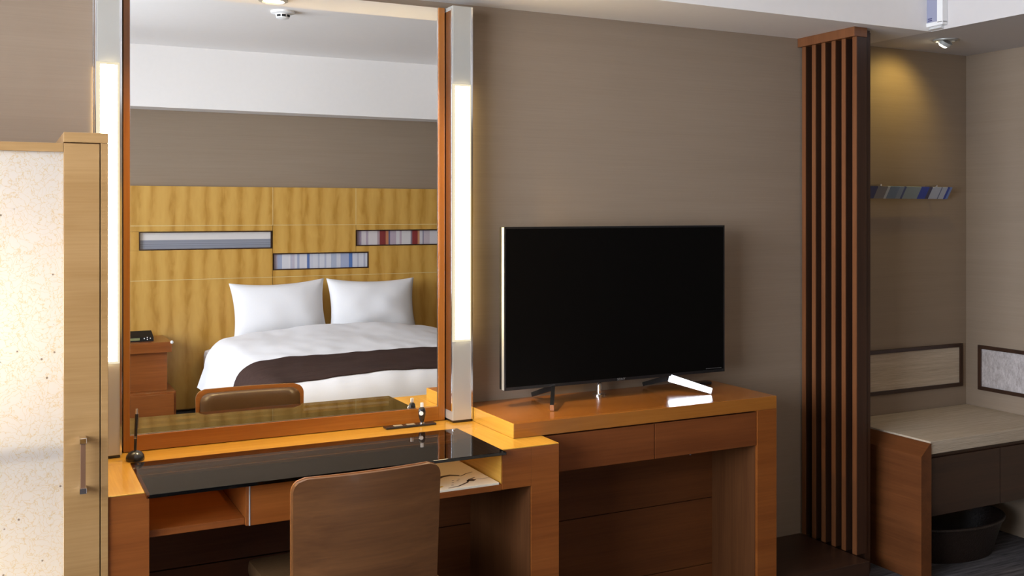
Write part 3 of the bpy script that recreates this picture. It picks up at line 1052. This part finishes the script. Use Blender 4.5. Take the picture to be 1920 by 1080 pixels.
bbox(bm, .64, .655, -4.028, -4.012, .10, .14, .002)
link('pull', bm, 'chrome', ns)
ac = empty('bedside_control_unit', (0.83, -4.23, 0.5825), 'black alarm clock unit with a small display on the bedside cabinet', 'alarm clock')
bm = bmesh.new()
prism(bm, [(-4.30, .5825), (-4.17, .5825), (-4.175, .612), (-4.30, .645)], 'X', .66, .952)
link('body', bm, 'black_matt', ac)
bm = bmesh.new()
bbox(bm, .70, .86, -4.1745, -4.169, .592, .608)
bmesh.ops.translate(bm, verts=bm.verts, vec=(0, -.0015, 0))
link('display', bm, 'lcd', ac)
bm = bmesh.new()
for x, z in ((.89, .604), (.91, .596), (.93, .604), (.91, .610)):
    tube(bm, (x, -4.176, z), (x, -4.168, z), .004, n=10)
link('button', bm, 'white_plastic', ac)

# ------------------------------------------------------------------ desk chair
CHY, CHX, CHA = -0.775, 0.884, R(2.0)
ch = empty('desk_chair', (0, 0, 0), 'brown bentwood desk chair with leather padded back facing the desk', 'chair')


def shell(W2, zt, zb, rc, y_off, thick, bulge, taper, name, mat, nx=18, nz=26, puff=0.0):
    """curved panel with rounded top corners; local x across, y to the camera side negative"""
    bm = bmesh.new()
    def half(z):
        w = W2 - taper * max(0, (zt - z)) / (zt - zb)
        if z > zt - rc:
            k = (z - (zt - rc)) / rc
            w -= rc * (1 - math.sqrt(max(0, 1 - k * k)))
        if puff and z < zb + rc:
            k = ((zb + rc) - z) / rc
            w -= rc * (1 - math.sqrt(max(0, 1 - k * k)))
        return w
    def zz(v):
        return zb + (zt - zb) * (math.sin(v * math.pi / 2) * .55 + v * .45) if not puff else zb + (zt - zb) * (.5 - .5 * math.cos(math.pi * v))
    def f(u, v, s):
        z = zz(v)
        w = half(z)
        x = u * w
        y = y_off + bulge * (x / W2) ** 2 + 0.05 * (0.79 - z)
        if puff:
            e = (1 - abs(u) ** 6) * (1 - abs(2 * v - 1) ** 6)
            y += (thick if s > 0 else 0) * (0.15 + .85 * max(0, e) ** .5)
        else:
            y += thick * (.5 if s > 0 else -.5)
        return Vector((x, y, z))
    g1 = grid_surface(bm, lambda u, v: f(u, v, 1), nx, nz, -1, 1, 0, 1)
    g2 = grid_surface(bm, lambda u, v: f(u, v, -1), nx, nz, -1, 1, 0, 1)
    for i in range(nx):
        bm.faces.new((g1[i][0], g1[i + 1][0], g2[i + 1][0], g2[i][0]))
        bm.faces.new((g1[i][nz], g1[i + 1][nz], g2[i + 1][nz], g2[i][nz]))
    for j in range(nz):
        bm.faces.new((g1[0][j], g1[0][j + 1], g2[0][j + 1], g2[0][j]))
        bm.faces.new((g1[nx][j], g1[nx][j + 1], g2[nx][j + 1], g2[nx][j]))
    return link(name, bm, mat, ch, True, 45)


sh = shell(.211, .797, .40, .036, 0.0, .016, .020, .006, 'back_shell', 'chair_wood')
shell(.2125, .7985, .40, .038, .0115, .006, .020, .006, 'shell_rim', 'chair_rim')
shell(.196, .785, .47, .036, .016, .030, .020, .006, 'back_pad', 'leather', puff=1.0)
bm = bmesh.new()
bbox(bm, -.225, .225, .02, .44, .415, .470, .022)
link('seat_pad', bm, 'leather', ch, True, 50)
bm = bmesh.new()
bbox(bm, -.205, .205, .00, .42, .385, .4145, .006)
link('seat_frame', bm, 'chair_wood', ch)
for sx in (-1, 1):
    for y, z1 in ((.02, .385), (.40, .385)):
        bm = bmesh.new()
        tube(bm, (sx * .195, y + (.02 if y > .2 else -.02), 0.0), (sx * .185, y, z1), .013, .019, n=14)
        link('leg', bm, 'chair_wood', ch, True, 40)
ch.location = (CHX, CHY, 0)
ch.rotation_euler = (0, 0, CHA)

# ------------------------------------------------------------------ small things on the desk
ps = empty('pen_stand', (0.354, -0.155, ZD), 'black pen standing in a glossy dome holder on the desk', 'pen stand')
bm = bmesh.new()
lathe(bm, (0.356, -0.147, ZD + .0002), [(.026, 0), (.0275, .006), (.025, .016), (.019, .024), (.010, .029), (.003, .0305)], 32)
link('dome_base', bm, 'black', ps, True, 60)
p0, p1 = Vector((0.3555, -0.147, ZD + .028)), Vector((0.3605, -0.147, ZD + .155))
d = p1 - p0
bm = bmesh.new()
tube(bm, p0, p0 + d * .88, .0042, .0045, n=14)
pen = link('pen', bm, 'black', ps, True, 40)
for k0, k1 in ((.30, .315), (.335, .35)):
    bm = bmesh.new()
    tube(bm, p0 + d * k0, p0 + d * k1, .0049, n=14)
    link('pen_ring', bm, 'chrome', pen, True, 40)
bm = bmesh.new()
tube(bm, p0 + d * .881, p1, .0042, .0036, n=14)
link('pen_cap', bm, 'chrome', pen, True, 40)
bm = bmesh.new()
tube(bm, p0 + d * .55 + Vector((.0055, -.001, 0)), p0 + d * .90 + Vector((.0055, -.001, 0)), .0011, n=8)
link('pen_clip', bm, 'chrome', pen, True, 40)

tr = box('slim_tray', 1.172, 1.358, -0.092, -0.056, ZD + .0003, ZD + .0075, 'black', None, 0.002)
tag(tr, 'slim black tray on the desk in front of the mirror frame', 'tray')
bm = bmesh.new()
for x in (1.205, 1.252):
    bbox(bm, x, x + .03, -0.084, -0.066, ZD + .0078, ZD + .0088)
cards = link('paper_slip', bm, plain('slip', (.32, .26, .18), .6), tr)
gd = empty('desk_gadget', (1.310, -0.074, ZD + .0078), 'tiny black upright gadget with a round white dial on the slim tray', 'gadget')
GX, GY, GZ = 1.310, -0.074, ZD + .0078
bm = bmesh.new()
lathe(bm, (GX, GY, GZ), [(.010, 0), (.010, .003), (.005, .005)], 20)
link('base', bm, 'chrome', gd, True, 40)
bm = bmesh.new()
lathe(bm, (GX, GY, GZ + .005), [(.006, 0), (.009, .008), (.0125, .022), (.0135, .034), (.011, .046), (.007, .050), (.004, .0505)], 24, 1.0, .75)
link('body', bm, 'black', gd, True, 50)
bm = bmesh.new()
tube(bm, (GX - .006, GY - .0075, GZ + .036), (GX - .0072, GY - .0125, GZ + .0365), .0075, .007, n=20)
link('dial', bm, 'white_plastic', gd, True, 40)
bm = bmesh.new()
bbox(bm, GX - .005, GX + .005, GY - .004, GY + .004, GZ + .0565, GZ + .072, .0015)
link('cap', bm, 'white_plastic', gd)
